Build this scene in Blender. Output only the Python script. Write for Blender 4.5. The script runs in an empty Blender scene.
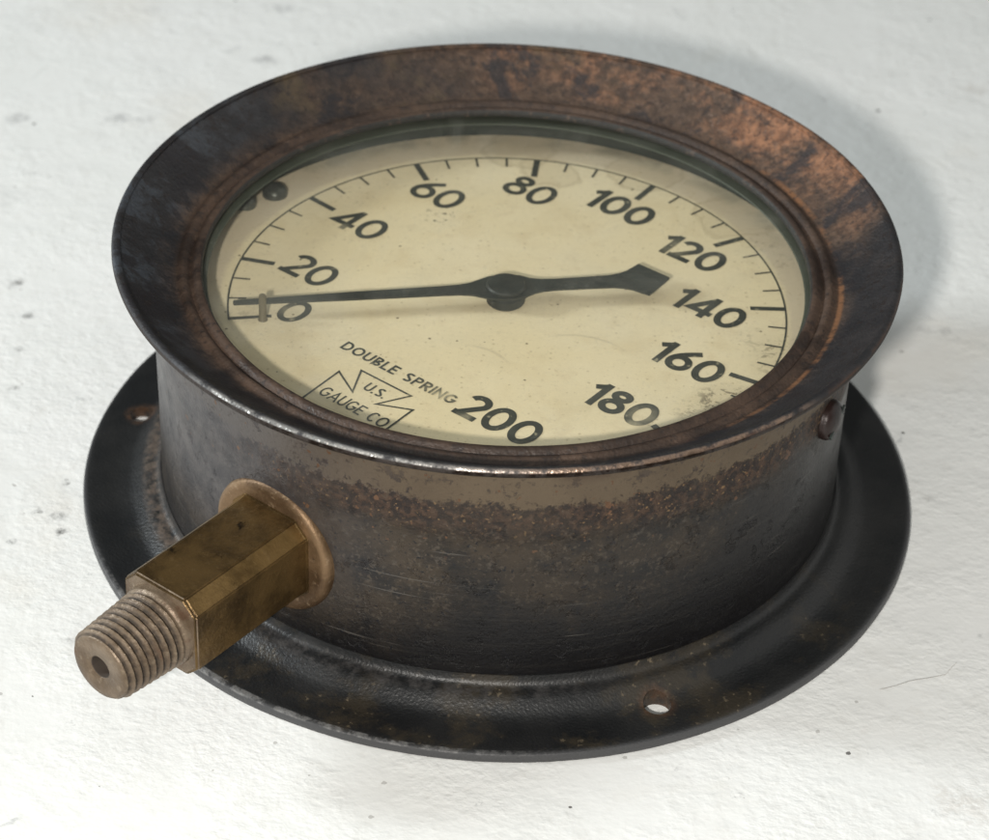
import bpy, bmesh, math, random
from math import sin, cos, pi, radians as RAD, sqrt, atan2, hypot, floor
from mathutils import Vector, Matrix, noise as mnoise
random.seed(7)
S = 0.1                     # one drawing unit (radius of the mounting flange) is 0.1 m
C = bpy.context.scene.collection
SC = bpy.context.scene

# ------------------------------------------------------------------ node helpers
class NT:
    def __init__(s, name):
        s.m = bpy.data.materials.new(name); s.m.use_nodes = True
        s.t = s.m.node_tree; s.t.nodes.clear()
        s.out = s.t.nodes.new('ShaderNodeOutputMaterial')
        tc = s.t.nodes.new('ShaderNodeTexCoord')
        v = s.t.nodes.new('ShaderNodeVectorMath'); v.operation = 'SCALE'
        s.t.links.new(tc.outputs['Object'], v.inputs[0]); v.inputs['Scale'].default_value = 1 / S
        s.co = v.outputs[0]
        sp = s.t.nodes.new('ShaderNodeSeparateXYZ'); s.link(s.co, sp.inputs[0])
        s.x, s.y, s.z = sp.outputs
    def link(s, a, b): s.t.links.new(a, b)
    def put(s, sock, v):
        if isinstance(v, bpy.types.NodeSocket): s.link(v, sock)
        elif isinstance(v, (tuple, list)) and len(v) == 3 and sock.type == 'RGBA': sock.default_value = (*v, 1)
        else: sock.default_value = v
    def math(s, op, a, b=0.0, c=0.0, clamp=False):
        n = s.t.nodes.new('ShaderNodeMath'); n.operation = op; n.use_clamp = clamp
        s.put(n.inputs[0], a); s.put(n.inputs[1], b); s.put(n.inputs[2], c); return n.outputs[0]
    def add(s, a, b): return s.math('ADD', a, b)
    def sub(s, a, b): return s.math('SUBTRACT', a, b)
    def mul(s, a, b): return s.math('MULTIPLY', a, b)
    def mx(s, a, b): return s.math('MAXIMUM', a, b)
    def inv(s, a): return s.math('SUBTRACT', 1.0, a)
    def ss(s, v, lo, hi, a=0.0, b=1.0):
        n = s.t.nodes.new('ShaderNodeMapRange'); n.interpolation_type = 'SMOOTHSTEP'
        if lo > hi: lo, hi, a, b = hi, lo, b, a
        s.put(n.inputs[0], v)
        for i, q in enumerate((lo, hi, a, b)): n.inputs[i + 1].default_value = q
        return n.outputs[0]
    def scale(s, sx, sy, sz, rot=0.0, src=None):
        n = s.t.nodes.new('ShaderNodeMapping'); s.link(src or s.co, n.inputs[0])
        n.inputs['Scale'].default_value = (sx, sy, sz); n.inputs['Rotation'].default_value = (0, 0, rot)
        return n.outputs[0]
    def noise(s, sc, det=4.0, rough=0.55, dist=0.0, vec=None, off=0.0):
        n = s.t.nodes.new('ShaderNodeTexNoise'); n.noise_dimensions = '3D'
        vv = vec or s.co
        if off:
            q = s.t.nodes.new('ShaderNodeVectorMath'); q.operation = 'ADD'; s.link(vv, q.inputs[0])
            q.inputs[1].default_value = (off * 3.71, off * 1.37, off * 2.13); vv = q.outputs[0]
        s.link(vv, n.inputs['Vector'])
        n.inputs['Scale'].default_value = sc; n.inputs['Detail'].default_value = det
        n.inputs['Roughness'].default_value = rough; n.inputs['Distortion'].default_value = dist
        return n.outputs[0]
    def voro(s, sc, vec=None, rnd=1.0):
        n = s.t.nodes.new('ShaderNodeTexVoronoi'); n.voronoi_dimensions = '2D'; s.link(vec or s.co, n.inputs['Vector'])
        n.inputs['Scale'].default_value = sc; n.inputs['Randomness'].default_value = rnd
        return n.outputs['Distance'], n.outputs['Color']
    def mix(s, f, a, b):
        n = s.t.nodes.new('ShaderNodeMix'); n.data_type = 'RGBA'
        s.put(n.inputs[0], f); s.put(n.inputs[6], a); s.put(n.inputs[7], b); return n.outputs[2]
    def fmix(s, f, a, b):
        n = s.t.nodes.new('ShaderNodeMix'); n.data_type = 'FLOAT'
        s.put(n.inputs[0], f); s.put(n.inputs[2], a); s.put(n.inputs[3], b); return n.outputs[0]
    def bump(s, h, dist, strength=1.0, nrm=None):
        n = s.t.nodes.new('ShaderNodeBump'); n.inputs['Distance'].default_value = dist * S
        n.inputs['Strength'].default_value = strength; s.put(n.inputs['Height'], h)
        if nrm: s.link(nrm, n.inputs['Normal'])
        return n.outputs[0]
    def spot(s, x, y, r, soft=0.6):
        dx = s.sub(s.x, x); dy = s.sub(s.y, y)
        d = s.math('SQRT', s.add(s.mul(dx, dx), s.mul(dy, dy)))
        return s.ss(d, r, r * (1 - soft))
    def radius(s): return s.math('SQRT', s.add(s.mul(s.x, s.x), s.mul(s.y, s.y)))
    def bsdf(s, col, rough, metal=0.0, nrm=None, spec=0.5, coat=0.0):
        n = s.t.nodes.new('ShaderNodeBsdfPrincipled')
        s.put(n.inputs['Base Color'], col); s.put(n.inputs['Roughness'], rough); s.put(n.inputs['Metallic'], metal)
        n.inputs['Specular IOR Level'].default_value = spec; n.inputs['Coat Weight'].default_value = coat
        if nrm: s.link(nrm, n.inputs['Normal'])
        s.link(n.outputs[0], s.out.inputs[0]); return n

PH, ZF = RAD(-126.8), .2923     # heading and height of the threaded fitting

# ------------------------------------------------------------------ materials
def mat_case():
    g = NT('case_metal')
    broad = g.noise(2.2, 5, 0.6); med = g.noise(9, 6, 0.62, off=3); fine = g.noise(55, 4, 0.6, off=5); grain = g.noise(130, 2, 0.5, off=9)
    brush = g.noise(1.0, 4, 0.6, vec=g.scale(3.2, 3.2, 95), off=2)
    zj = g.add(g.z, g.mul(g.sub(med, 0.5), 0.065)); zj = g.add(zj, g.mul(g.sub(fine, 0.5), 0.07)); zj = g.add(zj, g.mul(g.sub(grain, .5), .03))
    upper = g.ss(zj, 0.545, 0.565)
    side = g.ss(g.add(g.x, g.mul(g.sub(broad, .5), .5)), -0.62, -0.22)
    zl = g.add(g.z, g.mul(g.sub(g.noise(6, 5, .6, off=12), .5), .07))
    band = g.mul(g.mul(g.ss(zl, 0.450, 0.515), g.inv(upper)), g.mul(side, g.add(.60, g.mul(.40, g.ss(g.noise(4.5, 5, .6, off=51), .36, .56)))))
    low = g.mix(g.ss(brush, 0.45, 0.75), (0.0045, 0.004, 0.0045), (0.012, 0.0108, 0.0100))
    worn_or_lit = g.ss(g.add(g.add(g.z, g.mul(g.x, -.22)), g.mul(g.sub(g.noise(3.5, 6, .62, off=44), .5), .55)), .14, .46)  # wear, thinned at the lower right so the colour carries the shade there
    low = g.mix(g.mul(worn_or_lit, g.ss(med, .30, .62)), low, (0.040, 0.029, 0.019))
    scr = g.mul(g.ss(g.noise(1.0, 3, .6, vec=g.scale(2.2, 2.2, 150), off=61), .635, .69), g.ss(g.noise(5, 3, .5, off=63), .45, .6))
    low = g.mix(g.mul(scr, .8), low, (0.085, 0.078, 0.070))
    low = g.mix(g.mul(g.ss(g.noise(85, 3, .6, off=66), .55, .66), g.mul(worn_or_lit, .7)), low, (0.070, 0.055, 0.040))
    low = g.mix(g.mul(worn_or_lit, g.ss(fine, .58, .70)), low, (0.060, 0.050, 0.040))
    low = g.mix(g.ss(grain, .60, .72), low, (0.006, 0.006, 0.008))
    up = g.mix(g.ss(broad, .35, .65), (0.082, 0.059, 0.038), (0.112, 0.083, 0.054))
    left = g.ss(g.x, -0.15, -0.6)
    up = g.mix(left, up, (0.085, 0.076, 0.072))
    pits = g.ss(g.noise(17, 7, .7, off=7), .565, .62)
    pits = g.mul(pits, g.ss(g.z, .70, .52))
    up = g.mix(pits, up, (0.024, 0.019, 0.021))
    up = g.mix(g.mul(g.ss(g.z, .60, .655), g.ss(g.noise(5, 6, .65, off=21), .45, .6)), up, (0.045, 0.026, 0.018))
    lowleft = g.mix(g.ss(g.noise(12, 7, .68, off=31), .42, .62), (0.034, 0.031, 0.033), (0.066, 0.059, 0.058))
    low = g.mix(g.mul(left, g.ss(zj, .12, .36)), low, lowleft)
    rust = g.mix(g.ss(fine, .42, .60), (0.018, 0.012, 0.010), (0.056, 0.032, 0.020))
    spk = g.ss(g.noise(110, 2, .5, off=14), .64, .69)
    rust = g.mix(spk, rust, (0.17, 0.105, 0.05))
    up = g.mix(g.mul(g.ss(g.noise(65, 4, .65, off=71), .57, .68), .55), up, (0.035, 0.025, 0.020))
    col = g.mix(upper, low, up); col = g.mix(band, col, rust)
    stray = g.mul(g.ss(g.noise(38, 3, .5, off=16), .685, .70), g.ss(g.z, .38, .46))
    col = g.mix(stray, col, (0.10, 0.052, 0.028))
    h = g.add(g.mul(fine, .5), g.add(g.mul(grain, .5), g.mul(brush, .22)))
    h = g.add(h, g.mul(g.mul(band, fine), 3.0)); h = g.add(h, g.mul(upper, -.1)); h = g.sub(h, g.mul(pits, .5))
    n = g.bump(h, 0.0026, .65)
    rough = g.fmix(upper, g.fmix(g.ss(med, .3, .7), .33, .43), .46); rough = g.fmix(band, rough, .62)
    g.bsdf(col, rough, g.fmix(upper, .08, .35), n, .36)
    return g.m

def mat_flange():
    g = NT('flange_black_paint')
    broad = g.noise(3.2, 6, .62); fine = g.noise(46, 4, .6, off=4); grain = g.noise(150, 2, .5, off=8)
    R = g.radius()
    col = g.mix(g.ss(broad, .35, .7), (0.0055, 0.006, 0.0068), (0.014, 0.0138, 0.0136))
    warm = g.mul(g.ss(g.noise(5, 7, .68, off=11), .50, .63), g.ss(g.y, -.1, -.8))
    col = g.mix(g.mul(warm, .55), col, (0.042, 0.032, 0.019))
    spk = g.mul(g.ss(g.noise(70, 3, .55, off=13), .62, .70), warm); col = g.mix(spk, col, (0.12, 0.095, 0.062))
    bead = g.ss(g.math('ABSOLUTE', g.sub(R, .838)), .030, .006)
    wear = g.mul(g.mul(bead, g.ss(g.noise(30, 5, .65, off=17), .40, .70)), g.mul(.75, g.ss(g.x, .45, -.1)))
    col = g.mix(wear, col, (0.085, 0.08, 0.078))
    lb = g.mul(bead, g.ss(g.x, -.45, -.7)); col = g.mix(g.mul(lb, g.ss(fine, .35, .65)), col, (0.11, 0.085, 0.068))
    for (az, rr) in ((169.6, .905), (-65.7, .899), (52.0, .90)):
        hx, hy = rr * cos(RAD(az)), rr * sin(RAD(az))
        col = g.mix(g.mul(g.spot(hx, hy, .052, .5), g.add(.25, g.mul(.6, g.ss(fine, .4, .6)))), col, (0.075, 0.040, 0.022))
    edge = g.mul(g.ss(R, .986, .996), g.inv(g.ss(g.z, .024, .031)))
    col = g.mix(edge, col, (0.05, 0.05, 0.052))
    lip = g.mul(g.mul(g.ss(R, .986, .990), g.ss(g.z, .021, .0245)), g.mul(g.ss(g.noise(34, 6, .7, off=19), .40, .66), g.mul(g.ss(g.y, -.3, -.7), g.ss(g.x, .25, -.3))))
    col = g.mix(lip, col, (0.27, 0.265, 0.26))
    h = g.add(g.mul(fine, .3), g.add(g.mul(grain, 1.0), g.mul(broad, .8)))
    n = g.bump(h, .0026, .55)
    g.bsdf(col, g.fmix(g.ss(broad, .3, .7), .41, .53), g.mx(g.mul(lip, .8), g.mul(wear, .5)), n, .5)
    return g.m

def mat_bezel():
    g = NT('rusty_bezel_metal')
    R = g.radius()
    broad = g.noise(2.6, 6, .60, .3, off=1.3); med = g.noise(6.5, 8, .68, .0, off=4); fine = g.noise(40, 5, .62, off=6); grain = g.noise(120, 3, .5, off=2)
    # dark slate lacquer, brown where it has worn through, orange at the back right
    col = g.mix(g.ss(med, .35, .7), (0.017, 0.017, 0.019), (0.036, 0.033, 0.034))
    blue = g.mul(g.ss(g.x, -.55, -.85), g.ss(med, .50, .60)); col = g.mix(g.mul(blue, .8), col, (0.052, 0.060, 0.072))
    dirn = g.add(g.mul(g.x, .45), g.mul(g.y, .95))
    brownm = g.ss(g.add(dirn, g.mul(g.sub(broad, .5), 1.8)), .22, .72)
    innr = g.ss(R, .815, .755); brownm = g.mx(brownm, g.mul(innr, g.ss(g.add(med, g.mul(g.y, .12)), .40, .60)))
    brown = g.mix(g.ss(fine, .35, .65), (0.042, 0.0245, 0.0155), (0.090, 0.055, 0.035))
    col = g.mix(g.mul(brownm, .92), col, brown)
    om = g.mul(g.ss(g.add(g.mul(g.x, .60), g.mul(g.add(g.y, g.mul(g.sub(broad, .5), .5)), .80)), .52, .92), g.ss(R, .765, .80))
    orange = g.mul(om, g.ss(g.add(med, g.add(g.mul(g.sub(broad, .5), .5), g.mul(g.sub(fine, .5), .25))), .40, .66))
    oc = g.mix(g.ss(fine, .35, .68), (0.145, 0.066, 0.034), (0.30, 0.142, 0.073))
    col = g.mix(orange, col, oc)
    pale = g.mul(g.mul(om, g.ss(g.noise(70, 5, .7, off=23), .56, .72)), brownm); col = g.mix(g.mul(pale, .6), col, (0.22, 0.15, 0.115))
    olive = g.mul(g.mul(g.ss(g.y, .45, .8), g.ss(g.x, .35, .0)), g.ss(g.noise(4.3, 6, .62, off=33), .50, .62))
    col = g.mix(g.mul(olive, .8), col, (0.088, 0.064, 0.034))
    dark = g.ss(g.noise(5.2, 7, .66, .5, off=41), .52, .60); col = g.mix(g.mul(dark, .85), col, (0.018, 0.016, 0.018))
    ring = g.ss(R, .775, .750)
    rc = g.mix(g.ss(med, .35, .65), (0.032, 0.019, 0.013), (0.075, 0.044, 0.028)); col = g.mix(g.mul(ring, .85), col, rc)
    orr = g.mul(g.mul(g.ss(g.math('ABSOLUTE', g.sub(R, .768)), .010, .002), g.ss(g.x, .3, .7)), g.ss(med, .42, .58))
    col = g.mix(orr, col, (0.17, 0.078, 0.034))
    ins = g.ss(R, .704, .700); col = g.mix(ins, col, (0.02, 0.02, 0.018))
    col = g.mix(g.mul(g.ss(g.noise(48, 5, .7, off=81), .53, .64), .70), col, (0.020, 0.014, 0.012))
    col = g.mix(g.mul(g.mul(g.ss(g.noise(62, 4, .65, off=84), .57, .68), brownm), .45), col, (0.13, 0.085, 0.062))
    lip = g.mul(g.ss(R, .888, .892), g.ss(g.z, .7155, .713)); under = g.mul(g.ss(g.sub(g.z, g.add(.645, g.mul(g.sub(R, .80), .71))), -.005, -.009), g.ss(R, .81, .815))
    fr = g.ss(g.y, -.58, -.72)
    w = g.mul(g.mul(lip, fr), g.ss(g.noise(22, 6, .7, off=27), .36, .60))  # bare metal only along the front: the lip's highlight painted into the colour
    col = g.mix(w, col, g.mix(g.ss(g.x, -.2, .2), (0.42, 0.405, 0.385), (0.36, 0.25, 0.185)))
    flr = g.mul(g.mul(g.ss(g.z, .715, .708), g.mul(g.ss(R, .885, .895), g.ss(g.x, .1, .5))), g.ss(med, .42, .55)); col = g.mix(g.mul(flr, g.inv(w)), col, (0.06, 0.03, 0.018))
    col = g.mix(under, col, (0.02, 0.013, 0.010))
    h = g.add(g.mul(fine, .7), g.add(g.mul(grain, .7), g.mul(orange, .35)))
    n = g.bump(h, .0045, .7)
    rough = g.fmix(g.mx(brownm, orange), .48, .70); rough = g.fmix(lip, rough, .62); rough = g.fmix(w, rough, .34)
    g.bsdf(col, rough, g.mx(w, g.mul(g.inv(brownm), .15)), n, .5)
    return g.m

def mat_dark(name, col, rough=.45, metal=.2, warm=None):
    g = NT(name); f = g.noise(40, 4, .6); m = g.noise(9, 5, .6, off=3)
    c = g.mix(g.ss(m, .35, .68), col, warm or tuple(q * 1.9 for q in col))
    g.bsdf(c, g.fmix(f, rough - .08, rough + .12), metal, g.bump(f, .004, .6)); return g.m

def mat_brass(name, dark, light, pale, rough=.42, metal=.75, palew=.5):
    g = NT(name); m = g.noise(7, 7, .66, .3); f = g.noise(45, 5, .65, off=5); gr = g.noise(120, 3, .5, off=7)
    c = g.mix(g.ss(m, .38, .64), dark, light)
    c = g.mix(g.mul(g.ss(f, .57, .68), palew), c, pale)
    c = g.mix(g.ss(g.noise(14, 6, .7, off=19), .60, .68), c, tuple(q * .35 for q in dark))
    g.bsdf(c, g.fmix(m, rough - .06, rough + .14), metal, g.bump(g.add(f, g.mul(gr, .6)), .0022, .6)); return g.m

DX, DY = 0.005, 0.0
UPA = RAD(56.6)
UPV = Vector((cos(UPA), sin(UPA))); RTV = Vector((sin(UPA), -cos(UPA)))
def dial_xy(u, v): w = RTV * u + UPV * v; return w.x, w.y

def mat_thread():
    g = NT('dusty_brass_thread'); m = g.noise(9, 7, .66); f = g.noise(50, 5, .65, off=5); gr = g.noise(130, 3, .5, off=7)
    ax = Vector((cos(PH), sin(PH), 0)); tx = Vector((-sin(PH), cos(PH), 0))
    along = g.add(g.mul(g.x, ax.x), g.mul(g.y, ax.y)); side = g.add(g.mul(g.x, tx.x), g.mul(g.y, tx.y)); zz = g.sub(g.z, ZF)
    d = g.math('SQRT', g.add(g.mul(side, side), g.mul(zz, zz)))
    base = g.sub(.0955, g.mul(g.sub(along, 1.1575), .0120 / .181))
    deep = g.mul(g.ss(g.sub(base, d), .0030, .0090), g.ss(along, 1.160, 1.166)); deep = g.mul(deep, g.ss(along, 1.336, 1.332))
    c = g.mix(g.ss(m, .36, .64), (0.098, 0.066, 0.040), (0.190, 0.140, 0.094))
    c = g.mix(g.mul(g.ss(f, .55, .68), .45), c, (0.30, 0.235, 0.165))
    c = g.mix(g.mul(g.ss(g.noise(16, 6, .7, off=19), .55, .66), .6), c, (0.10, 0.048, 0.026))
    c = g.mix(deep, c, g.mix(g.ss(f, .4, .65), (0.030, 0.020, 0.012), (0.085, 0.058, 0.036)))
    rough = g.fmix(deep, g.fmix(m, .36, .50), .75)
    g.bsdf(c, rough, g.fmix(deep, .38, .1), g.bump(g.add(f, g.mul(gr, .6)), .0028, .7)); return g.m

def mat_dial():
    g = NT('aged_cream_dial_paint')
    b = g.noise(2.0, 5, .55); m = g.noise(7, 6, .62, .4, off=3); f = g.noise(60, 3, .55, off=6)
    R = g.radius()
    col = g.mix(g.ss(b, .3, .7), (0.815, 0.708, 0.48), (0.87, 0.775, 0.57))
    col = g.mix(g.mul(g.ss(m, .52, .72), .35), col, (0.68, 0.55, 0.33))
    # shade of the bezel outside the scale line, painted into the colour
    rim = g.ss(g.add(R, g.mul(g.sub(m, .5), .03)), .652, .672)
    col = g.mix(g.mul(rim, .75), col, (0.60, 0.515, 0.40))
    col = g.mix(g.mul(g.ss(g.noise(16, 6, .68, off=91), .52, .68), .30), col, (0.66, 0.54, 0.36))
    col = g.mix(g.mul(g.ss(g.noise(95, 3, .6, off=93), .60, .70), .28), col, (0.42, 0.33, 0.20))
    # water stains with darker rims
    for (x, y, r) in ((.03, .69, .085), (.33, .61, .09), (.09, .60, .07), (.55, .42, .10)):
        d = g.math('SQRT', g.add(g.math('POWER', g.sub(g.x, x), 2.0), g.math('POWER', g.sub(g.y, y), 2.0)))
        d = g.add(d, g.mul(g.sub(m, .5), .14))
        ed = g.ss(g.math('ABSOLUTE', g.sub(d, r)), .014, .0); inn = g.ss(d, r, r * .8)
        col = g.mix(g.mul(ed, .35), col, (0.36, 0.28, 0.17)); col = g.mix(g.mul(inn, .22), col, (0.45, 0.36, 0.22))
    # faint curls in the clear area
    for (x, y, r, cut) in ((.16, -.28, .155, -.2), (-.09, -.30, .11, -.27), (-.02, -.22, .09, -.16)):
        d = g.math('SQRT', g.add(g.math('POWER', g.sub(g.x, x), 2.0), g.math('POWER', g.sub(g.y, y), 2.0)))
        d = g.add(d, g.mul(g.sub(b, .5), .05))
        ed = g.mul(g.ss(g.math('ABSOLUTE', g.sub(d, r)), .006, .001), g.ss(g.y, cut, cut + .08))
        col = g.mix(g.mul(g.mul(ed, g.ss(m, .40, .6)), .4), col, (0.42, 0.36, 0.26))
    # grime near the 160 and the worn patch under the 60
    gn = g.ss(g.noise(26, 5, .7, .6, off=15), .53, .62); gf = g.ss(g.noise(60, 4, .65, off=16), .56, .63)
    for (x, y, r, k) in ((.645, -.185, .10, .75), (.50, -.36, .085, .9), (.44, -.40, .07, .6), (.57, -.10, .05, .3), (-.60, -.09, .06, .25), (.61, .30, .05, .35), (.66, .22, .05, .3)):
        col = g.mix(g.mul(g.mul(g.spot(x, y, r), g.mx(gn, g.mul(gf, .8))), k), col, (0.10, 0.08, 0.055))
        col = g.mix(g.mul(g.spot(x, y, r * 1.2), .22 * k), col, (0.40, 0.33, 0.21))
    col = g.mix(g.mul(g.spot(-.165, .36, .055, .5), gf), col, (0.12, 0.10, 0.07))
    # fly specks
    d, vc = g.voro(13); sepc = g.t.nodes.new('ShaderNodeSeparateColor'); g.link(vc, sepc.inputs[0])
    sp = g.mul(g.math('LESS_THAN', d, g.mul(sepc.outputs[0], .058)), g.math('GREATER_THAN', sepc.outputs[1], .80))
    col = g.mix(g.mul(sp, .75), col, (0.10, 0.065, 0.03))
    d2, vc2 = g.voro(46); s2 = g.t.nodes.new('ShaderNodeSeparateColor'); g.link(vc2, s2.inputs[0])
    sp2 = g.mul(g.math('LESS_THAN', d2, g.mul(s2.outputs[0], .16)), g.math('GREATER_THAN', s2.outputs[1], .72)); col = g.mix(g.mul(sp2, .35), col, (0.32, 0.23, 0.11))
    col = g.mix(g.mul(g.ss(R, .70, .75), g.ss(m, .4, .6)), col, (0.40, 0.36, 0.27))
    g.bsdf(col, g.fmix(f, .42, .58), 0, g.bump(g.add(g.mul(f, .3), g.mul(m, .5)), .003, .5)); return g.m

def mat_ink():
    g = NT('worn_black_print')
    f = g.noise(50, 5, .65); m = g.noise(9, 4, .6, off=4)
    worn_or_lit = g.mul(g.ss(f, .60, .70), .7); col = g.mix(g.ss(m, .3, .7), (0.020, 0.026, 0.022), (0.042, 0.047, 0.038))
    fade = 0.0
    x, y = dial_xy(.085, -.378); fade = g.spot(x, y, .075, .7)
    for (u, v, r, k) in ((.19, .44, .05, .75), (.495, -.18, .05, .55), (-.375, -.335, .035, .5), (.50, -.235, .04, .9), (-.565, .13, .03, .0), (.187, -.43, .028, 1.0), (-.49, .02, .03, .6)):
        x, y = dial_xy(u, v); fade = g.mx(fade, g.mul(g.spot(x, y, r, .8), k))
    fade = g.mul(fade, g.ss(g.noise(24, 5, .65, off=9), .25, .70))
    col = g.mix(g.mx(worn_or_lit, fade), col, (0.46, 0.42, 0.30))
    g.bsdf(col, .55); return g.m

def mat_glass():
    g = NT('old_window_glass')
    n = g.t.nodes
    tr = n.new('ShaderNodeBsdfTransparent'); tr.inputs[0].default_value = (.972, .968, .945, 1)
    gl = n.new('ShaderNodeBsdfGlossy'); gl.inputs['Roughness'].default_value = .04; gl.inputs[0].default_value = (1, 1, 1, 1)
    lw = n.new('ShaderNodeLayerWeight'); lw.inputs[0].default_value = .5
    sch = g.add(.035, g.mul(.75, g.math('POWER', lw.outputs['Facing'], 5.0)))
    mxs = n.new('ShaderNodeMixShader')
    g.link(sch, mxs.inputs[0]); g.link(tr.outputs[0], mxs.inputs[1]); g.link(gl.outputs[0], mxs.inputs[2])
    # thin film of dust on the pane
    df = n.new('ShaderNodeBsdfDiffuse'); df.inputs[0].default_value = (.55, .54, .47, 1)
    m2 = n.new('ShaderNodeMixShader'); g.link(g.mul(g.add(.25, g.add(g.ss(g.noise(4, 7, .68, .8), .42, .72), g.ss(g.noise(60, 3, .6, off=4), .62, .72))), .055), m2.inputs[0])
    g.link(mxs.outputs[0], m2.inputs[1]); g.link(df.outputs[0], m2.inputs[2]); g.link(m2.outputs[0], g.out.inputs[0])
    return g.m

def mat_table():
    g = NT('white_roller_painted_board')
    skew = g.scale(1.0, 1.35, 1.0, rot=RAD(28))
    b = g.noise(1.1, 5, .6); l1 = g.noise(36, 2.0, .5, .15, vec=skew, off=2); l2 = g.noise(80, 2, .5, off=4, vec=skew); m = g.noise(5, 6, .65, off=7)
    col = g.mix(g.ss(b, .3, .7), (0.79, 0.795, 0.775), (0.825, 0.825, 0.81))
    col = g.mix(g.mul(g.ss(m, .58, .75), .40), col, (0.66, 0.66, 0.635))
    col = g.mix(g.mul(g.ss(g.noise(1.7, 4, .6, off=11), .57, .72), .35), col, (0.74, 0.70, 0.63))
    # scuffs
    col = g.mix(g.mul(g.ss(g.noise(20, 5, .7, off=18), .54, .66), .16), col, (0.62, 0.60, 0.56))
    sc = g.mul(g.ss(g.noise(8, 7, .75, .6, off=15), .625, .72), .55); col = g.mix(sc, col, (0.36, 0.37, 0.37))
    # dark specks of dirt of uneven size
    d, vc = g.voro(3.6); s1 = g.t.nodes.new('ShaderNodeSeparateColor'); g.link(vc, s1.inputs[0])
    dd = g.add(d, g.mul(g.sub(g.noise(90, 4, .7, off=59), .5), .035))
    sp = g.mul(g.math('LESS_THAN', dd, g.mul(s1.outputs[0], .024)), g.math('GREATER_THAN', s1.outputs[1], .68)); col = g.mix(g.mul(sp, .85), col, (0.07, 0.065, 0.06))
    d2, vc2 = g.voro(9.5); s2 = g.t.nodes.new('ShaderNodeSeparateColor'); g.link(vc2, s2.inputs[0])
    dd2 = g.add(d2, g.mul(g.sub(l2, .5), .10))
    sp2 = g.mul(g.math('LESS_THAN', dd2, g.mul(s2.outputs[0], .055)), g.math('GREATER_THAN', s2.outputs[1], .82)); col = g.mix(g.mul(sp2, .45), col, (0.22, 0.20, 0.18))
    wob = g.add(1.0, g.mul(g.sub(g.noise(24, 6, .72, off=57), .5), 3.6)); frag = g.add(.25, g.mul(.75, g.ss(g.noise(75, 4, .65, off=58), .38, .56)))
    for (x, y, r, k) in ((-1.46, 1.632, .055, .6), (-1.16, 1.657, .06, .55), (-1.08, 1.655, .05, .3), (-1.156, 2.334, .06, .2), (-.775, 2.044, .05, .65), (-.736, 2.386, .06, .5), (-1.42, 1.2, .10, .16), (-1.0, 1.5, .10, .14),
                         (-1.304, .767, .032, .85), (-1.252, .613, .028, .75), (-1.246, .458, .020, .7), (-1.228, .291, .018, .8), (-1.041, -.093, .014, 1.0), (-1.086, -.205, .015, .9), (-1.042, -.214, .030, .7), (-1.027, -.277, .017, 1.0), (-1.130, -.322, .014, .8),
                         (1.118, .729, .035, .25), (1.172, .733, .035, .25), (1.055, -.009, .02, .4), (1.405, 2.048, .06, .3), (1.02, -1.06, .10, .35), (-.944, -.659, .02, .35)):
        dx = g.sub(g.x, x); dy = g.mul(g.sub(g.y, y), 1.25)
        d0 = g.mul(g.math('SQRT', g.add(g.mul(dx, dx), g.mul(dy, dy))), wob)
        col = g.mix(g.mul(g.mul(g.ss(d0, r * .95, r * .10), frag), k * .85), col, (0.085, 0.083, 0.080) if r < .04 else ((0.24, 0.24, 0.245) if x < .9 else (0.42, 0.36, 0.30)))
    h = g.add(g.mul(l1, 1.0), g.mul(l2, .42))
    amp = g.add(.25, g.mul(.75, g.ss(g.noise(2.6, 5, .65, off=37), .36, .64)))
    n = g.bump(g.mul(g.add(h, g.mul(g.noise(11, 5, .65, off=31), 1.1)), amp), .0062, .5)
    g.bsdf(col, g.fmix(l2, .50, .66), 0, n, .35); return g.m

def flat(name, col, rough=.6):
    g = NT(name); f = g.noise(30, 3); g.bsdf(g.mix(f, col, tuple(q * 1.25 for q in col)), rough); return g.m

# ------------------------------------------------------------------ mesh helpers
def obj(name, bm, mat, parent=None, smooth=35):
    me = bpy.data.meshes.new(name)
    for v in bm.verts: v.co *= S
    bmesh.ops.recalc_face_normals(bm, faces=bm.faces[:])
    bm.to_mesh(me); bm.free()
    if smooth is not None:
        for p in me.polygons: p.use_smooth = True
        me.set_sharp_from_angle(angle=RAD(smooth))
    me.materials.append(mat)
    o = bpy.data.objects.new(name, me); C.objects.link(o)
    if parent: o.parent = parent
    return o

def lathe(bm, prof, n=256, close=False, M=None, wob=0.0, seed=0.0):
    rings = []
    for (r, z) in prof:
        ring = []
        if r < 1e-6:
            v = bm.verts.new((M @ Vector((0, 0, z))) if M else (0, 0, z)); rings.append([v]); continue
        for i in range(n):
            a = 2 * pi * i / n; q = r; zz = z
            if wob:
                k = mnoise.noise(Vector((cos(a) * 1.6 + seed, sin(a) * 1.6, 0))) + .45 * mnoise.noise(Vector((cos(a) * 5 + seed, sin(a) * 5, 3)))
                q = r + wob * k
                zz = z + wob * .5 * mnoise.noise(Vector((cos(a) * 2.3, sin(a) * 2.3, 7 + seed))) * (1 if z > .005 else 0)
            p = Vector((q * cos(a), q * sin(a), zz)); ring.append(bm.verts.new(M @ p if M else p))
        rings.append(ring)
    pairs = list(zip(rings[:-1], rings[1:]))
    if close: pairs.append((rings[-1], rings[0]))
    for A, B in pairs:
        if len(A) == 1 and len(B) == 1: continue
        for i in range(n):
            j = (i + 1) % n
            if len(A) == 1: bm.faces.new((A[0], B[i], B[j]))
            elif len(B) == 1: bm.faces.new((A[i], A[j], B[0]))
            else: bm.faces.new((A[i], A[j], B[j], B[i]))

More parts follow.
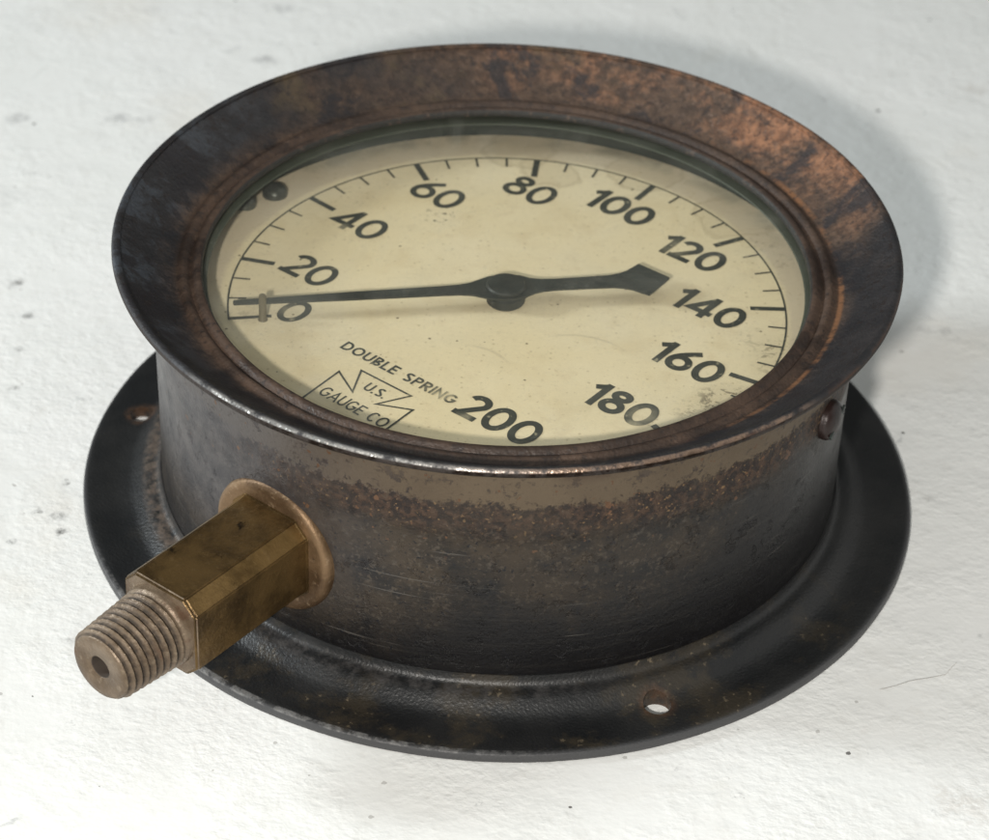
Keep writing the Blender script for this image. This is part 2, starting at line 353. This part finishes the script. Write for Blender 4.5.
def arc(cx, cz, r, a0, a1, n):
    return [(cx + r * cos(RAD(a0 + (a1 - a0) * i / n)), cz + r * sin(RAD(a0 + (a1 - a0) * i / n))) for i in range(n + 1)]

def stroke(bm, pts, w, z, closed=False):
    """flat ribbon of width w along a polyline, mitred"""
    n = len(pts); L = []; Rr = []
    P = [Vector(p) for p in pts]
    for i in range(n):
        a = P[i - 1] if (i or closed) else None; b = P[(i + 1) % n] if (i < n - 1 or closed) else None
        d1 = (P[i] - a).normalized() if a is not None else None; d2 = (b - P[i]).normalized() if b is not None else None
        if d1 is None: d1 = d2
        if d2 is None: d2 = d1
        t = (d1 + d2); t = t.normalized() if t.length > 1e-6 else d1
        nn = Vector((-t.y, t.x)); c = max(.38, abs(nn.dot(Vector((-d1.y, d1.x)))))
        L.append(bm.verts.new((*(P[i] + nn * w / 2 / c), z))); Rr.append(bm.verts.new((*(P[i] - nn * w / 2 / c), z)))
    for i in range(n if closed else n - 1):
        j = (i + 1) % n; bm.faces.new((L[i], Rr[i], Rr[j], L[j]))

def ell(cx, cy, rx, ry, a0=0, a1=360, n=40):
    k = n if abs(a1 - a0) >= 360 else n
    return [(cx + rx * cos(RAD(a0 + (a1 - a0) * i / k)), cy + ry * sin(RAD(a0 + (a1 - a0) * i / k))) for i in range(k + (0 if abs(a1 - a0) >= 360 else 1))]
def bez(p0, p1, p2, n=12):
    return [tuple((1 - t) ** 2 * a + 2 * t * (1 - t) * b + t * t * c for a, b, c in zip(p0, p1, p2)) for t in [i / n for i in range(n + 1)]]

def glyph(ch, s):
    """strokes of a sans-serif character, height 1: list of (points, closed), advance width"""
    h = s / 2; t = 1 - h
    if ch == '0': w = .72; return [(ell(w / 2, .5, w / 2 - h, .5 - h), True)], w
    if ch == '1': w = .40; x = w - h; return [([(x, 0), (x, 1.0)], False), ([(x, 1 - h * .9), (x - .10, .92 - h), (x - .27, .80 - h)], False)], w
    if ch == '2':
        w = .64; top = ell(w / 2, 1 - .30, w / 2 - h, .30 - h, 165, -38, 22)
        return [(top + [(h * 1.25, h)], False), ([(0, h), (w, h)], False)], w
    if ch == '4':
        w = .74; x = .53; return [([(w, .26), (h * 1.2, .26), (x, 1 - h * .6)], False), ([(x, 0), (x, 1)], False)], w
    if ch == '6':
        w = .68; return [(ell(w / 2, .335, w / 2 - h, .335 - h), True), (bez((h * 1.02, .38), (h * 1.3, .62), (.60, .985), 14), False)], w
    if ch == '8': w = .66; return [(ell(w / 2, .30, w / 2 - h, .30 - h), True), (ell(w / 2, .765, .27 - h * .9, .235 - h), True)], w
    if ch == 'D': w = .70; return [([(h, h), (h, t)] + [(w * .42 + (w * .58 - h) * cos(RAD(a)), .5 + (.5 - h) * sin(RAD(a))) for a in range(90, -91, -12)], True)], w
    if ch == 'O': w = .80; return [(ell(w / 2, .5, w / 2 - h, .5 - h), True)], w
    if ch == 'U': w = .66; return [([(h, 1)] + [(w / 2 + (w / 2 - h) * cos(RAD(a)), .33 + (.33 - h) * sin(RAD(a))) for a in range(180, 361, 15)] + [(w - h, 1)], False)], w
    if ch == 'B':
        w = .60; f = lambda cy, ry, rx: [(w * .5 + rx * cos(RAD(a)), cy + ry * sin(RAD(a))) for a in range(90, -91, -18)]
        return [([(h, h), (h, t)] + f(.755, .245 - h, w * .42 - h), True), ([(h, .51)] + f(.255, .255 - h, w * .5 - h) + [(h, h)], False)], w
    if ch == 'L': w = .50; return [([(h, 1), (h, h), (w, h)], False)], w
    if ch == 'E': w = .54; return [([(w, t), (h, t), (h, h), (w, h)], False), ([(h, .51), (w * .88, .51)], False)], w
    if ch == 'S':
        w = .60; p = [(w / 2 + (w / 2 - h) * cos(RAD(a)), .745 + (.255 - h) * sin(RAD(a))) for a in range(35, 271, 18)]
        p2 = [(w / 2 + (w / 2 - h) * cos(RAD(a)), .255 + (.255 - h) * sin(RAD(a))) for a in range(90, -146, -18)]
        return [(p[:-2] + [(w * .5, .50)] + p2[2:], False)], w
    if ch == 'P': w = .58; return [([(h, 0), (h, t)] + [(w * .48 + (w * .52 - h) * cos(RAD(a)), .71 + (.29 - h) * sin(RAD(a))) for a in range(90, -91, -15)] + [(h, .42 + h)], False)], w
    if ch == 'R': w = .62; return [([(h, 0), (h, t)] + [(w * .48 + (w * .48 - h) * cos(RAD(a)), .71 + (.29 - h) * sin(RAD(a))) for a in range(90, -91, -15)] + [(h, .42 + h)], False), ([(w * .45, .44), (w - h * .6, 0)], False)], w
    if ch == 'I': w = s; return [([(h, 0), (h, 1)], False)], w
    if ch == 'N': w = .68; return [([(h, 0), (h, t * .98), (w - h, h * 1.1), (w - h, 1)], False)], w
    if ch == 'G': w = .78; return [([(w / 2 + (w / 2 - h) * cos(RAD(a)), .5 + (.5 - h) * sin(RAD(a))) for a in range(42, 345, 14)] + [(w - h, .46), (w * .56, .46)], False)], w
    if ch == 'A': w = .74; return [([(h * .6, 0), (w / 2, t), (w - h * .6, 0)], False), ([(w * .2, .32), (w * .8, .32)], False)], w
    if ch == 'C': w = .72; return [([(w / 2 + (w / 2 - h) * cos(RAD(a)), .5 + (.5 - h) * sin(RAD(a))) for a in range(45, 316, 15)], False)], w
    if ch == '.': w = s; return [([(h, 0), (h, s)], False)], w
    return [], .40

ZP = 0.5224      # plane of the print, just above the dial paint
ROT = RAD(-3.4)
def text_bm(bm, txt, cu, cv, height, s, gap, rot=ROT, width=None):
    """txt centred on (cu, cv) of the dial frame"""
    run = []; x = 0
    for i, ch in enumerate(txt):
        st, w = glyph(ch, s); run.append((x, st)); x += w + (gap if i < len(txt) - 1 else 0)
    fx = height if width is None else width / x
    k = 0
    for (x0, st) in run:
        for pts, cl in st:
            q = []
            for (px, py) in pts:
                a = (px + x0 - x / 2) * fx; b = (py - .5) * height
                u = cu + a * cos(rot) - b * sin(rot); v = cv + a * sin(rot) + b * cos(rot); q.append(dial_xy(u, v))
            stroke(bm, q, s * height * (1 if width is None else (1 + fx / height) / 2), ZP + .00004 * k, cl); k += 1

# ------------------------------------------------------------------ materials made once
M_case, M_flange, M_bezel, M_dial, M_ink, M_glass, M_table = mat_case(), mat_flange(), mat_bezel(), mat_dial(), mat_ink(), mat_glass(), mat_table()
M_inner = mat_dark('case_interior_black', (0.011, 0.016, 0.014), .5, .0)
M_pointer = mat_dark('pointer_black', (0.012, 0.016, 0.015), .5, .0)
M_screw = mat_dark('dark_screw_steel', (0.007, 0.006, 0.006), .36, .2, warm=(0.022, 0.011, 0.009))
M_dscrew = mat_dark('dial_screw_steel', (0.05, 0.055, 0.05), .28, .5)
M_pin = flat('tarnished_pin', (0.115, 0.098, 0.06), .5)
M_collar = mat_brass('copper_brown_collar', (0.090, 0.052, 0.025), (0.205, 0.130, 0.070), (0.34, 0.245, 0.155), .46, .6, .5)
M_block = mat_brass('dull_brass_block', (0.068, 0.041, 0.015), (0.150, 0.091, 0.033), (0.24, 0.155, 0.07), .32, .70, .3)
M_chamfer_lit = mat_brass('lit_brass_chamfer', (0.105, 0.064, 0.022), (0.215, 0.135, 0.050), (0.27, 0.18, 0.085), .36, .65, .3)  # lighter copy of the block brass, painting light onto the chamfers
M_thread = mat_thread()
M_bore = flat('grimy_bore', (0.045, 0.034, 0.026), .8)
M_edge_shade = flat('green_grey_edge_shade', (0.045, 0.055, 0.042), .6)
M_hair = flat('hair_fibre', (0.44, 0.41, 0.37), .6)

# ------------------------------------------------------------------ the table
bm = bmesh.new()
lo, hi, T = Vector((-14, -11)), Vector((14, 17)), .35
bmesh.ops.create_cube(bm, size=1)
for v in bm.verts: v.co = Vector((v.co.x * 28, 3 + v.co.y * 28, (v.co.z - .5) * T))
tb = obj('table', bm, M_table, None, None); tb['kind'] = 'structure'

# ------------------------------------------------------------------ the gauge
root = bpy.data.objects.new('pressure_gauge', None); C.objects.link(root); root.empty_display_size = .05
root['label'] = 'old rusty round pressure gauge with cream dial and brass fitting lying on white table'
root['category'] = 'pressure gauge'

# mounting flange with its three screw holes
bm = bmesh.new()
prof = [(.78, .0), (.992, .0), (.998, .003), (1.0, .008), (1.0, .020), (.9975, .0255), (.991, .0285), (.975, .0285), (.93, .0275), (.895, .0285), (.880, .037), (.868, .046), (.858, .0535), (.848, .0590), (.838, .0612), (.830, .0620), (.8235, .0645), (.8185, .0695), (.8155, .0770), (.8140, .087), (.78, .087)]
lathe(bm, prof, 320, close=True, wob=.0028, seed=2.2)
fl = obj('mounting_flange', bm, M_flange, root, 40)
cuts = []
for az, rr, rad in ((169.6, .905, .029), (-65.7, .899, .031), (52.0, .90, .030)):
    b = bmesh.new(); bmesh.ops.create_cone(b, cap_ends=True, segments=40, radius1=rad, radius2=rad, depth=.3)
    for v in b.verts: v.co = v.co + Vector((rr * cos(RAD(az)), rr * sin(RAD(az)), .03))
    c = obj('cutter', b, M_flange, None, None); cuts.append(c)
    md = fl.modifiers.new('hole', 'BOOLEAN'); md.operation = 'DIFFERENCE'; md.object = c; md.solver = 'EXACT'
dg = bpy.context.evaluated_depsgraph_get(); dg.update()
nm = bpy.data.meshes.new_from_object(fl.evaluated_get(dg)); fl.modifiers.clear(); fl.data = nm; nm.name = 'mounting_flange'
for p in nm.polygons: p.use_smooth = True
nm.set_sharp_from_angle(angle=RAD(40))
nm.materials.clear(); nm.materials.append(M_flange)
for p in nm.polygons: p.material_index = 0
for c in cuts: bpy.data.objects.remove(c)

# case: drum with a rolled foot
bm = bmesh.new()
prof = [(.808, .020), (.812, .050), (.8105, .10), (.810, .20), (.810, .32), (.811, .40), (.8115, .465), (.8132, .470), (.8135, .50), (.8135, .56), (.814, .60), (.816, .63), (.8175, .6445), (.806, .634), (.790, .622), (.790, .10), (.790, .02)]
lathe(bm, prof, 256, close=True, wob=.0010, seed=5)
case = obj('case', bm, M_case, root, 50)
# inside wall of the case above the dial, and its back
bm = bmesh.new()
lathe(bm, [(.766, .49), (.766, .618), (.786, .618), (.786, .49)], 256, close=True)
obj('inner_wall', bm, M_inner, case, 40)

# bezel: flared ring
bm = bmesh.new()
prof = [(.785, .612), (.700, .612), (.6985, .616), (.6985, .6245), (.7015, .6295), (.7065, .6315), (.7125, .6315), (.7185, .6285), (.7235, .6225), (.7275, .6205), (.7315, .6235), (.7365, .6300), (.7425, .6325), (.7490, .6310), (.7545, .6260), (.7595, .6245), (.767, .6270), (.780, .6335), (.80, .6450), (.825, .6615), (.85, .6785), (.87, .6935), (.882, .7040)]
prof += arc(.8890, .7035, .0115, 135, -60, 14)
prof += [(.885, .6915), (.872, .6800), (.855, .6680), (.838, .6580), (.822, .6510), (.8185, .646), (.80, .640)]
lathe(bm, prof, 288, close=True, wob=.0022, seed=9)
obj('bezel', bm, M_bezel, root, 55)

# glass pane
bm = bmesh.new()
lathe(bm, [(0, .598), (.745, .598), (.745, .609), (0, .609)], 128)
obj('glass_pane', bm, M_glass, root, 40)

# added ring under the pane, imitating the shade and glass tint there
bm = bmesh.new()
lathe(bm, [(.688, .5945), (.690, .5935), (.75, .5935), (.75, .5972), (.690, .5972)], 128, close=True)
obj('edge_shade_ring', bm, M_edge_shade, root, 40)

# dial plate
bm = bmesh.new()
lathe(bm, [(0, .508), (.764, .508), (.764, .5205), (.763, .5216), (0, .5216)], 192)
dial = obj('dial_plate', bm, M_dial, root, 40)

# scale line and ticks
def polar(a, r): return (DX + r * cos(RAD(a)), DY + r * sin(RAD(a)))
RS = .648
major = {0: -169.4 + 360, 20: 168.0, 40: 139.6, 60: 112.1, 80: 84.7, 100: 57.2, 120: 29.6, 140: 1.6, 160: -26.6, 180: -54.4, 200: -81.8}
bm = bmesh.new()
stroke(bm, [polar(190.9 - (190.9 + 82) * i / 200, RS) for i in range(201)], .0046, ZP + .0001)
for v, a in major.items():
    w = .0155 if v else .0115
    stroke(bm, [polar(a, RS + .002), polar(a, .566 if v else .55)], w, ZP + .00016)
ks = sorted(major)
for i, v in enumerate(ks[:-1]):
    a0, a1 = major[v], major[ks[i + 1]]
    nn = 3 if v == 0 else 4
    for j in range(1, nn):
        a = a0 + (a1 - a0) * j / nn; stroke(bm, [polar(a, RS), polar(a, .606)], .0058, ZP + .00022)
obj('scale_marks', bm, M_ink, dial, None)

# numerals (dial frame: u to the right, v up)
NUM = {'0': (-.361, -.333), '20': (-.437, -.174), '40': (-.471, .060), '60': (-.402, .288), '80': (-.231, .443), '100': (-.0125, .514), '120': (.236, .4455), '140': (.392, .268), '160': (.467, .0515), '180': (.437, -.179), '200': (.256, -.3885)}
for txt, (u, v) in NUM.items():
    bm = bmesh.new(); text_bm(bm, txt, u, v, .0935, .185 if txt not in ('20', '40', '60', '80', '0') else .165, .06 if len(txt) < 3 else .055)
    obj('numeral', bm, M_ink, dial, None)
bm = bmesh.new()
text_bm(bm, 'DOUBLE SPRING', -.026, -.380, .0325, .175, .10, RAD(-4.2), width=.330)
obj('lettering', bm, M_ink, dial, None)
# maker's emblem: notched triangle outline
bm = bmesh.new()
E = [(-.137, -.600), (-.1345, -.4588), (-.0637, -.5018), (-.0974, -.4252), (.0485, -.4355), (.0053, -.5073), (.0827, -.4751), (.0775, -.605)]
stroke(bm, [dial_xy(*q) for q in E], .0052, ZP + .0001, True)
em = obj('emblem', bm, M_ink, dial, None)
bm = bmesh.new()
text_bm(bm, 'U.S.', -.0245, -.4665, .031, .17, .10, RAD(-4.2))
text_bm(bm, 'GAUGE CO', -.026, -.5445, .036, .14, .08, RAD(-5.0), width=.192)
obj('lettering', bm, M_ink, dial, None)

# two domed screws at the rim of the dial, stop pin
def dome(bm, cx, cy, z0, r, h, M=None, slot=True, n=40):
    prof = [(r, 0), (r, h * .25)] + [(r * cos(RAD(a)), h * .25 + h * .75 * sin(RAD(a))) for a in range(10, 90, 10)] + [(0, h)]
    lathe(bm, prof, n, M=(M or Matrix.Translation((cx, cy, z0))))
for x, y, r, h in ((-.577, .428, .031, .030), (-.643, .372, .026, .030)):
    bm = bmesh.new(); dome(bm, x, y, .521, r, h); obj('dial_screw', bm, M_dscrew, dial, 40)
bm = bmesh.new()
px, py = .566 * cos(RAD(191.9)), .566 * sin(RAD(191.9))
lathe(bm, [(.0115, .521), (.0105, .524), (.0088, .526), (.0088, .584), (.0075, .589), (0, .591)], 24, M=Matrix.Translation((px, py, 0)))
obj('stop_pin', bm, M_pin, dial, 50)

# pointer
PA = RAD(10.2); pd = Vector((cos(PA), sin(PA))); pn = Vector((-sin(PA), cos(PA))); z0, z1 = .5575, .5625
half = [(-.632, .004), (-.629, .0085), (-.36, .0165), (-.16, .0195), (-.11, .0215), (-.08, .028), (-.055, .042), (-.035, .052), (-.01, .0575), (.015, .0565), (.040, .049), (.062, .034), (.085, .027), (.12, .0245), (.19, .0255), (.25, .0275), (.275, .034), (.292, .043), (.325, .0715), (.327, .0715), (.3865, .002)]
bm = bmesh.new()
def pp(a, b, z): w = pd * a + pn * b; return (w.x, w.y + .002, z)
rows = [[bm.verts.new(pp(a, s * b * .90, z)) for s, z in ((1, z0), (1, z1), (-1, z1), (-1, z0))] for a, b in half]
for A, B in zip(rows[:-1], rows[1:]):
    for i in range(4): bm.faces.new((A[i], A[(i + 1) % 4], B[(i + 1) % 4], B[i]))
bm.faces.new(rows[0]); bm.faces.new(rows[-1])
ptr = obj('pointer', bm, M_pointer, root, 30)
bm = bmesh.new()
lathe(bm, [(0, .5222), (.041, .5222), (.0445, .526), (.0445, .545), (.040, .549), (.040, .557), (.046, .5630), (.0465, .5690), (.043, .5725), (.020, .5745), (0, .5745)], 64)
obj('hub', bm, M_pointer, ptr, 40)

# domed screw in the side of the case
az = RAD(-26.7); nrm = Vector((cos(az), sin(az), 0)); tg = Vector((-sin(az), cos(az), 0)); up = Vector((0, 0, 1))
Ms = Matrix((( tg.x, up.x, nrm.x, nrm.x * .811), (tg.y, up.y, nrm.y, nrm.y * .811), (tg.z, up.z, nrm.z, .490), (0, 0, 0, 1)))
bm = bmesh.new()
r, h = .047, .032
lathe(bm, [(r, -.004), (r, .010)] + [(r * cos(RAD(a)), .010 + (h - .010) * sin(RAD(a))) for a in range(12, 90, 13)] + [(0, h)], 48, M=Ms)
sscr = obj('side_screw', bm, M_screw, root, 45)
bm = bmesh.new()
bmesh.ops.create_cube(bm, size=1)
for v in bm.verts: v.co = Ms @ (Matrix.Rotation(RAD(35), 4, 'Z') @ Vector((v.co.x * .084, v.co.y * .012, .0265 + v.co.z * .005)))
obj('slot', bm, M_inner, sscr, None)

# threaded fitting: collar, square wrench block with chamfered corners, tapered pipe thread with bore
A3 = Vector((cos(PH), sin(PH), 0)); T3 = Vector((-sin(PH), cos(PH), 0)); K3 = Vector((0, 0, 1))
Mf = Matrix(((T3.x, K3.x, A3.x, 0), (T3.y, K3.y, A3.y, 0), (T3.z, K3.z, A3.z, ZF), (0, 0, 0, 1)))
bm = bmesh.new()
lathe(bm, [(0, .770), (.1645, .770), (.1645, .801), (.1625, .809), (.158, .8145), (.151, .8175), (.143, .8165), (.128, .8150), (.10, .8150), (0, .8150)], 96, M=Mf)
fit = obj('threaded_fitting', bm, M_collar, root, 40)
fit.name = 'threaded_fitting'
a, c = .1035, .033
octo = [(-a, a - c), (-a + c, a), (a - c, a), (a, a - c), (a, -a + c), (a - c, -a), (-a + c, -a), (-a, -a + c)]
bm = bmesh.new()
def oring(k, d, flare=1.0): return [bm.verts.new(Mf @ Vector((x * k, y * k, d))) for x, y in octo]
rings = [oring(1.035, .8135), oring(1.012, .820), oring(1, .832), oring(1, 1.153), oring(.972, 1.1585)]
for A, B in zip(rings[:-1], rings[1:]):
    for i in range(8): bm.faces.new((A[i], A[(i + 1) % 8], B[(i + 1) % 8], B[i]))
bm.faces.new(rings[0]); endf = bm.faces.new(rings[-1]); endf.material_index = 1
bm.normal_update()
for f in bm.faces:
    if all(v in rings[-1] or v in rings[-2] for v in f.verts): f.material_index = 1
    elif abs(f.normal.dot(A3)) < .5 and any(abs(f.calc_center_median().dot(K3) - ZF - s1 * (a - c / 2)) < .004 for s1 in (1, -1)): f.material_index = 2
bmesh.ops.bevel(bm, geom=[e for e in bm.edges if len(e.link_faces) == 2 and e.calc_face_angle(0) > .5], offset=.0032, segments=2, affect='EDGES', clamp_overlap=True)
blk = obj('wrench_block', bm, M_block, fit, 8); blk.data.materials.append(M_thread); blk.data.materials.append(M_chamfer_lit)
bm = bmesh.new()
nA, L0, L1, pit = 96, 1.1575, 1.3385, .0190
nS = 260; prev = None; rr_end = .0
for k in range(nS + 1):
    d = L0 + (L1 - L0) * k / nS; ring = []
    base = .0955 - (.0955 - .0835) * k / nS
    for i in range(nA):
        th = 2 * pi * i / nA
        f = ((d - L0) / pit - th / (2 * pi)) % 1.0
        tri = (abs(f - .5) * 2) ** .8
        depth = .0125 * min(1, max(.0, (d - L0 - .012) / .02)) * (.86 + .14 * mnoise.noise(Vector((th * 2, d * 30, 1))))
        rad = base - depth * tri
        if d > L1 - .011: rad = min(rad, base - .002 - (d - (L1 - .011)) * .75)
        ring.append(bm.verts.new(Mf @ Vector((rad * cos(th), rad * sin(th), d))))
    if prev:
        for i in range(nA): bm.faces.new((prev[i], prev[(i + 1) % nA], ring[(i + 1) % nA], ring[i]))
    prev = ring
for (rad, d) in ((.062, L1 + .0006), (.0295, L1 + .0004), (.0265, L1 - .003), (.0255, L1 - .0035), (.0250, L1 - .10)):
    ring = [bm.verts.new(Mf @ Vector((rad * cos(2 * pi * i / nA), rad * sin(2 * pi * i / nA), d))) for i in range(nA)]
    for i in range(nA): bm.faces.new((prev[i], prev[(i + 1) % nA], ring[(i + 1) % nA], ring[i])).material_index = 1 if d < L1 - .003 else 0
    prev = ring
bm.faces.new(prev).material_index = 1
obj('pipe_thread', bm, M_thread, fit, 50).data.materials.append(M_bore)

# a hair lying on the table
bm = bmesh.new()
pts = [Vector((.870, -.712, .004)), Vector((.905, -.700, .006)), Vector((.941, -.684, .009)), Vector((.985, -.668, .006)), Vector((1.023, -.652, .004)), Vector((1.037, -.632, .006)), Vector((1.052, -.611, .005))]
rings = []
for i, p in enumerate(pts):
    d = (pts[min(i + 1, len(pts) - 1)] - pts[max(i - 1, 0)]).normalized(); s1 = d.cross(Vector((0, 0, 1))).normalized(); s2 = s1.cross(d)
    rings.append([bm.verts.new(p + (s1 * cos(q * pi / 3) + s2 * sin(q * pi / 3)) * .0005) for q in range(6)])
for A, B in zip(rings[:-1], rings[1:]):
    for i in range(6): bm.faces.new((A[i], A[(i + 1) % 6], B[(i + 1) % 6], B[i]))
bm.faces.new(rings[0]); bm.faces.new(rings[-1])
hr = obj('loose_hair', bm, M_hair, None, 60); hr['label'] = 'thin dark loose hair lying on the white table right of the gauge'; hr['category'] = 'hair'

# ------------------------------------------------------------------ light
w = bpy.data.worlds.new('World'); SC.world = w; w.use_nodes = True
nt = w.node_tree; bg = nt.nodes['Background']
tc = nt.nodes.new('ShaderNodeTexCoord'); sp = nt.nodes.new('ShaderNodeSeparateXYZ'); nt.links.new(tc.outputs['Generated'], sp.inputs[0])
mr = nt.nodes.new('ShaderNodeMapRange'); nt.links.new(sp.outputs[2], mr.inputs[0])
mr.inputs[1].default_value = 0.35; mr.inputs[2].default_value = 1.0; mr.inputs[3].default_value = 0.0; mr.inputs[4].default_value = 1.0; mr.interpolation_type = 'SMOOTHSTEP'
mxn = nt.nodes.new('ShaderNodeMix'); mxn.data_type = 'RGBA'; nt.links.new(mr.outputs[0], mxn.inputs[0])
mxn.inputs[6].default_value = (.065, .067, .065, 1); mxn.inputs[7].default_value = (.255, .272, .262, 1)
dt = nt.nodes.new('ShaderNodeVectorMath'); dt.operation = 'DOT_PRODUCT'; nt.links.new(tc.outputs['Generated'], dt.inputs[0])
dt.inputs[1].default_value = Vector((.87, .14, .42)).normalized()      # unseen bright lobe on the right, added to light the brass chamfers
mr2 = nt.nodes.new('ShaderNodeMapRange'); nt.links.new(dt.outputs['Value'], mr2.inputs[0]); mr2.interpolation_type = 'SMOOTHSTEP'
mr2.inputs[1].default_value = .80; mr2.inputs[2].default_value = .94
mxr = nt.nodes.new('ShaderNodeMix'); mxr.data_type = 'RGBA'; nt.links.new(mr2.outputs[0], mxr.inputs[0])
nt.links.new(mxn.outputs[2], mxr.inputs[6]); mxr.inputs[7].default_value = (.75, .75, .73, 1)
nt.links.new(mxr.outputs[2], bg.inputs[0]); bg.inputs[1].default_value = 1.0

def area(name, loc, size, power, col, target=(0, 0, .3), sy=None):
    l = bpy.data.lights.new(name, 'AREA'); l.shape = 'RECTANGLE' if sy else 'DISK'; l.size = size * S
    if sy: l.size_y = sy * S
    l.energy = power * S * S; l.color = col
    o = bpy.data.objects.new(name, l); C.objects.link(o); o.location = Vector(loc) * S
    o.rotation_euler = (Vector(target) * S - o.location).to_track_quat('-Z', 'Y').to_euler(); return o
area('key_lamp', (-.95, -7.05, 4.6), .36, 640, (1.0, .965, .91))
area('ceiling_lamp', (-.5, -.8, 8.0), 10.0, 62, (.97, 1.0, .985))
area('window_lamp', (-14.0, .9, 6.3), 2.8, 1850, (.91, .975, 1.0))

# ------------------------------------------------------------------ camera
cam = bpy.data.cameras.new('camera'); co = bpy.data.objects.new('camera', cam); C.objects.link(co); SC.camera = co
cx = Vector((0.99906469, 0.02736069, 0.0334834)); cy = Vector((-0.04318609, 0.59251339, 0.80440217)); cz = -Vector((-0.00216964, 0.80509582, -0.59314081))
cy = (cy - cx * cx.dot(cy)).normalized(); cz = cx.cross(cy)
loc = Vector((0, -5.19228418, 4.00398773)) * S
co.matrix_world = Matrix(((cx.x, cy.x, cz.x, loc.x), (cx.y, cy.y, cz.y, loc.y), (cx.z, cy.z, cz.z, loc.z), (0, 0, 0, 1)))
cam.sensor_width = 36; cam.lens = 36 * 2684.08887 / 989; cam.clip_start = .01; cam.clip_end = 50
cam.dof.use_dof = True; cam.dof.focus_distance = .575; cam.dof.aperture_fstop = 24

SC.view_settings.view_transform = 'Standard'; SC.view_settings.look = 'None'; SC.view_settings.exposure = 0; SC.view_settings.gamma = 1
SC.render.film_transparent = False
SC.cycles.transparent_max_bounces = 12
